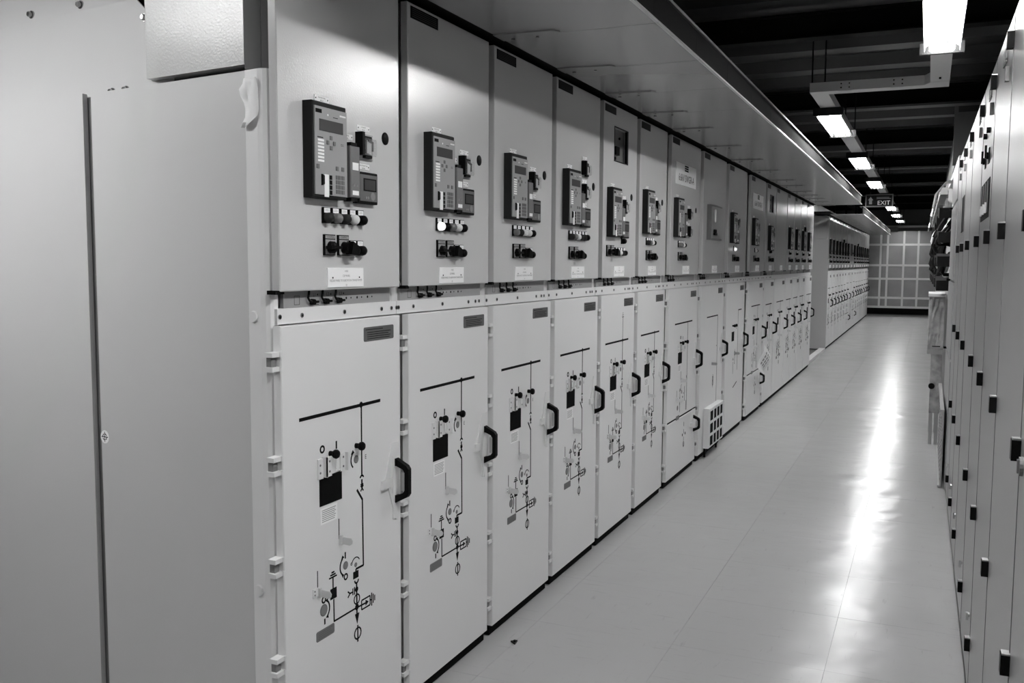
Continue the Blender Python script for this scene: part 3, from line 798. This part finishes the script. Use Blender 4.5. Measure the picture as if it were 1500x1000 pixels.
def fl(b):
    b.add([(.62*K, -.030, ez(2.562)), (1.75*K, -.030, ez(2.562)), (1.75*K, -.040, ez(2.615)), (.68*K, -.040, ez(2.615)),
           (.62*K, -.036, ez(2.562)), (1.75*K, -.036, ez(2.562)), (1.75*K, -.046, ez(2.615)), (.68*K, -.046, ez(2.615))],
          [(0,1,2,3),(7,6,5,4),(0,4,5,1),(1,5,6,2),(2,6,7,3),(3,7,4,0)])
    b.add([(.68*K, -.040, ez(2.615)), (1.75*K, -.040, ez(2.615)), (1.75*K, -.070, ez(2.80)), (.80*K, -.070, ez(2.80)),
           (.68*K, -.046, ez(2.610)), (1.75*K, -.046, ez(2.610)), (1.75*K, -.075, ez(2.80)), (.80*K, -.075, ez(2.80))],
          [(0,1,2,3),(7,6,5,4),(0,4,5,1),(1,5,6,2),(2,6,7,3),(3,7,4,0)])
part('bent_flange', EC, None, fl, CLAD)
def bolt(b):
    b.cyl((0, -.032, 0), (0, -.026, 0), .014, n=16); b.cyl((0, -.026, 0), (0, -.014, 0), .0105, .009, n=6)
for t, z, of in ((1.23, 2.589, -.004), (.935, 2.584, -.004), (.582, 2.494, 0), (.548, 2.42, 0), (.548, 2.30, 0)):
    part('bolt', EC, 'ebolt', bolt, BOLT, (t*K, of, ez(z)))
for t in (.765, .69):
    part('bolt', EC, 'ebolt', None, BOLT, (t*K, 0, ez(2.270)))
part('low_voltage_box', EC, None, lambda b: ebox(b, .086, .540, -.055, .004, 2.286, 2.65), SPECK)
part('shaded_box_return', EC, None, lambda b: b.prismz([(.085*K, .002), (.085*K, -.05), (.048*K, -.05), (.048*K, -.028)], ez(2.272), ez(2.65)), KEYH)  # canopy shade put into the darker greys of both returns
part('shaded_box_return', EC, None, lambda b: b.prismz([(.046*K, -.028), (.046*K, -.05), (.006*K, -.05), (.006*K, -.045)], ez(2.272), ez(2.65)), GREYP)
part('gap_shade_box', EC, None, lambda b: b.box(-.012, -.002, -.05, -.026, 1.60, ez(2.65)), BLACKG)  # black box stands in for the shade in the gap beside the door
part('target_sticker', EC, None, lambda b: b.cyl((.826*K, 0, ez(1.078)), (.826*K, .0006, ez(1.078)), .023, n=24), PLATE)
def targ(b):
    c = (.826*K, ez(1.078))
    for i in range(16):
        a0, a1 = 2*PI*i/16, 2*PI*(i+1)/16
        if i % 4 in (3,): continue
        b.add([(c[0]+r*math.cos(a), .0009, c[1]+r*math.sin(a)) for r, a in ((.009,a0),(.0125,a0),(.0125,a1),(.009,a1))], [(0,1,2,3)])
    for (dx, dz) in ((.018,.0015),(.0015,.018)):
        b.add([(c[0]-dx, .0009, c[1]-dz), (c[0]+dx, .0009, c[1]-dz), (c[0]+dx, .0009, c[1]+dz), (c[0]-dx, .0009, c[1]+dz)], [(0,1,2,3)])
part('target_print', EC, None, targ, PRINT)
tag(EC, 'tall pale sheet metal end cladding of the switchgear row in the left foreground', 'cladding')
# torn tape on the corner post
def tape(b):
    cols, rows = 5, 9; vs, fs = [], []
    edgeL = [.083,.085,.089,.086,.082,.080,.083,.088,.090]; edgeR = [.029,.025,.024,.025,.024,.023,.027,.046,.070]
    zz = [2.243,2.228,2.21,2.19,2.17,2.15,2.13,2.112,2.097]
    for r in range(rows):
        for c in range(cols):
            t = edgeL[r] + (edgeR[r]-edgeL[r])*c/(cols-1)
            of = .0085 + .004*math.sin(c*1.9+r*.8) + .003*random.random() + (.008 if (r in (2,3) and c == 0) else 0) + (.006 if r > 6 else 0)
            vs.append((t*K, of, ez(zz[r])))
    for r in range(rows-1):
        for c in range(cols-1): a = r*cols+c; fs.append((a, a+1, a+cols+1, a+cols))
    b.add(vs, fs)
tp = part('paper_tape', None, None, tape, TAPE, smooth=True)
tp.location = EC.location; tp.rotation_euler = EC.rotation_euler
tp.modifiers.new('thick', 'SOLIDIFY').thickness = .0012
tag(tp, 'crumpled torn strip of white tape stuck on the corner post', 'tape')

# ================================================================== RIGHT ROW OF CABINETS
def RX(y): return 1.976 - .007*y
ang = math.atan2(.007, 1.0)     # row leans towards the aisle with distance
seams = [1.0, 1.72, 2.42, 3.18, 3.88, 4.58, 5.48, 6.22, 6.90, 7.55]
RLAB = {}
def right_cabinet(k, y0, y1):
    W = y1-y0
    root = empty('control_cabinet', (RX(y0), y0, 0), ang)
    # local: +y along the row, -x towards the aisle
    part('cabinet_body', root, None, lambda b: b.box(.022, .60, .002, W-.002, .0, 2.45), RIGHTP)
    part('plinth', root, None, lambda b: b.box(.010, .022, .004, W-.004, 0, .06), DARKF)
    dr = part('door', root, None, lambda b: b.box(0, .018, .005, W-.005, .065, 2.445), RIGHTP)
    part('door_seal', root, None, lambda b: b.box(-.0012, .0225, -.0035, .0035, .06, 2.445), KEYG)
    for z in (2.36, 1.80, 1.275, .765, .255):
        h = part('hinge', root, 'rhinge', lambda b: b.bbox(-.001, .022, -.016, .016, -.024, .024, .003) if False else b.box(-.020, .002, -.016, .016, -.024, .024), BLACK, (0, 0, z))
        part('hinge_cap', h, 'rhcap', lambda b: b.box(-.018, .002, -.014, .014, .024, .028), METAL)
    part('lock', root, 'rlock', lambda b: (b.cyl((-.006,0,0),(.004,0,0),.009,n=10), b.box(-.014,-.004,-.004,.004,-.022,.010)), METAL, (0, .10, .335))
    part('lock', root, 'rlock2', lambda b: b.box(-.012, .002, -.012, .012, -.022, .022), KEYG, (0, .13, 2.285))
    em = part('emblem', dr, 'remb', lambda b: (b.box(-.004, 0, .24, .36, 2.345, 2.350), [b.box(-.004, 0, .24+.036*q, .264+.036*q, 2.356, 2.392) for q in range(4)]), KEYG)
    return root
for k in range(len(seams)-1):
    r = right_cabinet(k, seams[k], seams[k+1])
    lab = ['grey control cabinet just out of view beside the camera, nearest of the right row', 'grey control cabinet at the right edge of the picture with a small dark handle',
           'second control cabinet in view on the right, with plain tall door', 'third control cabinet in view on the right side', 'control cabinet on the right with the black slotted switch panel',
           'control cabinet right after the one with the slotted switch panel', 'sixth control cabinet in view on the right side', 'control cabinet on the right with a plain black panel high on its door',
           'last right cabinet with black hinges, before the split door cabinet'][k]
    tag(r, lab, 'cabinet', 'control cabinets of the right row')
    if seams[k] == 3.88:
        sp_ = part('switch_panel', r, None, lambda b: (b.box(-.002, 0, .10, .62, 1.88, 2.03, 0), [b.box(-.006, -.003, .16+.13*q, .175+.13*q, 1.90, 2.02, 1) for q in range(4)]), [BLACKG, KEYH])
        for q in range(3):
            part('switch_lever', sp_, 'slev', lambda b: (b.cyl((-.010,0,0),(-.004,0,0),.012,n=10), b.box(-.012,-.004,-.006,.006,-.03,.0)), PLATE, (0, .22+.14*q, 1.93))
        for q in range(2):
            part('selector_switch', r, 'sels', lambda b: (b.box(-.004,0,-.025,.025,-.03,.03), b.cyl((-.012,0,0),(-.004,0,0),.014,n=12), b.box(-.018,-.010,-.005,.005,-.01,.04)), BLACK, (0, .22+.22*q, 2.12))
            part('small_button', r, 'smb', lambda b: b.cyl((-.014,0,0),(0,0,0),.012,n=10), BLACK, (0, .24+.2*q, 2.22))
    if k == 1:
        part('door_handle', r, None, lambda b: (b.cyl((-.008,.63,1.25),(.002,.63,1.25),.022,n=16), b.box(-.012,-.007,.622,.638,1.235,1.265)), KEYG)
    if seams[k] == 6.22:
        part('switch_panel', r, None, lambda b: b.box(-.002, 0, .10, .45, 1.90, 2.12, 0), BLACKG)

# split-door cabinet after the hinged row
sc = empty('split_cabinet', (RX(7.6)-.004, 7.6, 0), ang)
part('cabinet_body', sc, None, lambda b: b.box(.022, .6, 0, 1.3, 0, 2.5), RIGHTP)
for z0, z1 in ((.02, .98), (1.0, 1.56), (1.58, 2.16), (2.18, 2.49)):
    part('door', sc, None, lambda b: b.box(0, .020, .004, 1.296, z0, z1), RIGHTP)
for z in (.99, 1.57, 2.17):
    part('door_latch', sc, 'slatch', lambda b: b.box(-.02, .01, 1.20, 1.27, -.008, .008), BLACK, (0,0,z))
tag(sc, 'grey cabinet with three horizontal door splits on the right, before the open racks', 'cabinet')

# open wiring racks beyond
def rack(y0, W, label, seed, group):
    rnd = random.Random(seed)
    root = empty('wiring_rack', (RX(y0), y0, 0), ang)
    part('cabinet_body', root, None, lambda b: (b.box(.45, .6, 0, W, 0, 2.5, 0), b.box(0, .45, 0, .03, 0, 2.5, 0), b.box(0, .45, W-.03, W, 0, 2.5, 0), b.box(0, .45, 0, W, 2.46, 2.5, 0), b.box(0, .45, 0, W, 0, .12, 0)), [FRAME])
    part('mounting_plate', root, ('mplate', W), lambda b: b.box(.40, .45, .03, W-.03, .12, 2.46), WHITE)
    part('top_rail', root, ('trail', W), lambda b: b.box(-.10, -.04, 0, W, 2.30, 2.36), GALV)
    for k in range(5):
        z = .75 + .33*k + rnd.uniform(-.04, .04)
        part('terminal_row', root, None, lambda b: [b.box(.30, .40, .08+.11*q, .16+.11*q, z, z+.10) for q in range(int((W-.2)/.11))], BLACK if k % 2 else PLATE)
    for k in range(11):
        yb = .08 + (W-.16)*k/10; z0 = rnd.uniform(1.75, 2.3); z1 = max(1.47, z0 - rnd.uniform(.25, .8)); dp = rnd.uniform(.02, .12)
        pts = []
        for q in range(9):
            t = q/8; pts.append((.30 - (.30+dp)*math.sin(PI*t)**.7, yb + rnd.uniform(-.02,.02) + .1*t, z0+(z1-z0)*t + .04*math.sin(3*PI*t)))
        part('cable', root, None, lambda b: b.tube(pts, rnd.uniform(.010, .022), 6), [CABLE, CABLE, CABLE, PLATE][k % 4], smooth=True)
    for k in range(4):
        z = 1.47 + .21*k
        part('cable_clamp', root, None, lambda b: b.prism([(.05,z),(W*.5,z+.04),(W*.5,z+.12),(.05,z+.09)], -.10, .05), CABLE)
    part('swing_arm', root, None, lambda b: b.tube([(.1, .1, 2.44), (-.06, .05, 2.40), (-.13, -.02, 2.30), (-.15, -.05, 2.18)], .012, 6), GALV, smooth=True)
    tag(root, label, 'rack', group); return root
RN = ['open wiring rack with loose cables, nearest of the racks on the right', 'second open wiring rack on the right with loose cables', 'third open wiring rack on the right with loose cables', 'fourth open wiring rack on the right with loose cables', 'farthest open wiring rack on the right']
yy = 8.95
for k in range(5):
    rack(yy, 1.5, RN[k], 40+k, 'open wiring racks'); yy += 1.55

# wrapped crate on a stand
cr = empty('wrapped_crate', (1.855, 9.6, 0))
def crate(b):
    # slightly crumpled box
    n = 6; vs = []; fs = []
    rnd = random.Random(3)
    def face(o, u, v):
        k = len(b.v)
        for i in range(n+1):
            for j in range(n+1):
                p = Vector(o)+Vector(u)*(i/n)+Vector(v)*(j/n)
                e = 0 if i in (0,n) or j in (0,n) else .007
                b.v.append(tuple(p+Vector((rnd.uniform(-e,e), rnd.uniform(-e,e), rnd.uniform(-e,e)))))
        for i in range(n):
            for j in range(n): a = k+i*(n+1)+j; b.f.append([a, a+n+1, a+n+2, a+1]); b.m.append(0)
    x0, x1, y0, y1, z0, z1 = -.09, .045, 0, .8, .90, 1.40
    face((x0,y0,z0),(x1-x0,0,0),(0,0,z1-z0)); face((x0,y1,z0),(x1-x0,0,0),(0,0,z1-z0))
    face((x0,y0,z0),(0,y1-y0,0),(0,0,z1-z0)); face((x1,y0,z0),(0,y1-y0,0),(0,0,z1-z0))
    face((x0,y0,z0),(x1-x0,0,0),(0,y1-y0,0)); face((x0,y0,z1),(x1-x0,0,0),(0,y1-y0,0))
part('crate', cr, None, crate, WRAP)
part('lid', cr, None, lambda b: b.box(-.098, .05, -.01, .81, 1.40, 1.425), PLATE)
part('seam_tape', cr, None, lambda b: b.box(-.05, .02, -.010, .0, .93, .938), BLACK)
part('bottom_rail', cr, None, lambda b: b.box(-.09, .045, -.005, .805, .86, .90), GALV)
part('clamp_knob', cr, None, lambda b: b.cyl((-.04, -.03, .56), (-.04, .03, .56), .028, n=12), BLACK, smooth=True)
for (x_, y_) in ((-.05, .02), (-.05, .72), (.0, .02), (.0, .72)): part('stand_leg', cr, 'cleg', lambda b: b.box(0, .03, 0, .05, 0, .86), GALV, (x_, y_, 0))
part('hanging_sheet', cr, None, lambda b: b.box(-.055, .04, .005, .015, .3, .86), WRAP)
tag(cr, 'mottled plastic wrapped crate on a stand in front of the open racks', 'crate')
# perforated tray leaning below the racks
pt_ = empty('perforated_tray', (1.888, 7.75, 0))
def tray(b):
    b.box(0, .012, 0, 1.75, .004, .60)
    b.box(-.015, .0, 0, 1.75, .004, .02); b.box(-.015, .0, 0, 1.75, .58, .60)
part('tray_sheet', pt_, None, tray, STRIP)
for i in range(10):
    part('perforation', pt_, 'perf', lambda b: [b.cyl((-.002, .05, .06+.075*j), (.001, .05, .06+.075*j), .010, n=8) for j in range(7)], KEYG, (0, .17*i, 0))
tag(pt_, 'pale perforated metal tray standing on edge along the foot of the right racks', 'tray')
# dark duct above the end of the right cabinets
dk = part('overhead_duct', None, None, lambda b: (b.box(1.93, 2.5, 9.0, 15.5, 2.62, 3.0), b.box(1.90, 1.93, 9.0, 9.05, 2.55, 3.05)), GREYP)
tag(dk, 'dark rectangular overhead duct above the open racks on the right', 'duct')

# ================================================================== LIGHTS
LZ = 3.0
def luminaire(x, y0, y1, label, rz=0.0):
    r = empty('luminaire', (x, y0, 0), rz); L = round(y1-y0, 3)
    def refl(b):
        b.prismy([(-.055, LZ+.045), (.055, LZ+.045), (.098, LZ+.008), (.100, LZ-.024), (.097, LZ-.024), (.094, LZ+.005), (.052, LZ+.040), (-.052, LZ+.040), (-.094, LZ+.005), (-.097, LZ-.024), (-.100, LZ-.024), (-.098, LZ+.008)], .09, L-.09)
    part('reflector', r, ('refl', L), refl, REFL)
    for e in (0, L-.03):
        part('end_plate', r, ('lend', L), lambda b: b.box(-.125, .125, 0, .03, LZ-.022, LZ+.045), RELAYB, (0, e, 0))
    for k in (-1, 0, 1):
        part('tube', r, ('ltube', L), lambda b: b.cyl((0, .05, LZ), (0, L-.05, LZ), .016, n=10), TUBE, (.055*k, 0, 0), smooth=True)
    tag(r, label, 'ceiling light', 'three-tube fluorescent lights')
NEARX, FARX = 1.77, .90
for k, y1 in enumerate((6.4, 2.8, -.8)):
    luminaire(NEARX, y1-1.35, y1, ['bright three-tube fluorescent light at the top right, nearest in view', 'fluorescent light above the camera out of view, first behind the nearest one', 'fluorescent light behind the camera, second of the unseen ones', 'fluorescent light farthest behind the camera'][k])
for k in range(7):
    y0 = 8.62 + 3.55*k
    luminaire(FARX, y0, y0+1.55, ['three-tube fluorescent light right after the offset in the ceiling trunking', 'third fluorescent light in view along the trunking', 'fourth fluorescent light in view, just above the exit sign', 'fluorescent light hidden behind the exit sign', 'fluorescent light just below the exit sign', 'last but one fluorescent light before the far wall', 'farthest fluorescent light by the far wall'][k])
luminaire(-.95, 1.15, 2.70, 'fluorescent light above the cross aisle facing the end cladding, left of the camera', PI/2)
tk = empty('ceiling_trunking', (0, 0, 0))
TZ0, TZ1 = LZ+.046, LZ+.115
part('trunking', tk, None, lambda b: b.box(NEARX-.065, NEARX+.065, -7.5, 7.95, TZ0, TZ1), DUCTW)
part('trunking', tk, None, lambda b: b.box(FARX-.065, FARX+.065, 7.95, 33.5, TZ0, TZ1), DUCTW)
part('cross_trunking', tk, None, lambda b: b.prismz([(FARX-.065, 7.82), (NEARX-.105, 7.82), (NEARX-.065, 7.72), (NEARX+.065, 7.72), (NEARX+.065, 7.96), (FARX-.065, 7.96)], TZ0-.0015, TZ1+.002), DUCTW)
part('trunking', tk, None, lambda b: b.box(-3.9, NEARX-.065, 1.085, 1.215, TZ0, TZ1), DUCTW)
for x in (1.10, 1.48):
    part('joint_plate', tk, 'jplate', lambda b: (b.box(-.05, .05, 7.816, 7.82, TZ0+.004, TZ1-.004, 0), b.box(-.05, .05, 7.83, 7.95, TZ0-.0035, TZ0-.0015, 0),
        [b.cyl((a, 7.812, TZ0+c), (a, 7.817, TZ0+c), .006, n=8, m=1) for a in (-.03, .03) for c in (.02, .05)]), [DUCTW, BOLT], (x, 0, 0))
for (x, y) in [(NEARX, -4), (NEARX, 0.2), (NEARX, 4.3), (NEARX, 7.5), (FARX-.03, 8.1), (FARX, 11), (FARX, 14.6), (FARX, 18.2), (FARX, 21.8), (FARX, 25.4), (FARX, 29), (FARX, 32.5)]:
    for s in (-.05, .05):
        part('hanger_rod', tk, 'rod', lambda b: b.cyl((0, 0, TZ1-.002), (0, 0, CEIL_Z-.10), .006, n=8), BEAM, (x+s, y, 0))
part('cable_clip', tk, None, lambda b: b.cyl((NEARX, 7.55, TZ0-.012), (NEARX, 7.55, TZ0), .008, n=8), BLACK)
tag(tk, 'pale cable trunking with a sideways offset carrying the fluorescent lights', 'trunking')

# exit sign
ex = empty('exit_sign', (.885, 18.2, 0))
part('sign_box', ex, None, lambda b: b.box(-.235, .235, 0, .05, 2.725, 2.952), KEYG)
part('sign_face', ex, None, lambda b: b.box(-.215, .215, -.003, 0, 2.745, 2.932), BLACK)
def arrow(b):
    pts = [(-.19,2.845),(-.145,2.905),(-.10,2.845),(-.12,2.845),(-.12,2.775),(-.17,2.775),(-.17,2.845)]
    b.prismy(pts, -.005, -.003)
part('arrow', ex, None, arrow, KEYH)
def extext(b):
    b.text('EXIT', .075, 2.762, .105, -.005, -.0045, 0, wmax=.245, face='y')
part('lettering', ex, None, extext, PLATE)
part('small_lettering', ex, None, lambda b: [b.box(-.045, .195-.03*q, -.0045, -.003, 2.868+.02*q, 2.878+.02*q) for q in range(2)], KEYH)
part('hanger_rod', ex, None, lambda b: (b.cyl((-.15,.025,2.95),(-.15,.025,CEIL_Z-.1),.005,n=8), b.cyl((.15,.025,2.95),(.15,.025,CEIL_Z-.1),.005,n=8)), BEAM)
tag(ex, 'dark hanging exit sign with an upward arrow over the far aisle', 'sign')

# box and camera-like fitting at the top of the far wall
fb = part('wall_fitting', None, None, lambda b: (b.box(.35, .75, FAR_Y-.5, FAR_Y-.09, 2.80, 2.93), b.cyl((.42, FAR_Y-.55, 2.86), (.42, FAR_Y-.5, 2.86), .06, n=14)), GREYP)
tag(fb, 'small dark fitting below the ceiling at the top of the far wall', 'fitting')
# specks of debris on the floor
for k, (x, y_) in enumerate(((.09, 3.98), (.16, 3.50))):
    pass
db = part('floor_debris', None, None, lambda b: (b.prismz([(.10,3.72),(.13,3.70),(.125,3.74)], .0005, .008), b.cyl((.12,3.72,.0),(.12,3.72,.014),.006,n=6)), BLACK)
tag(db, 'small dark crumb of debris on the floor near the second panel', 'debris')
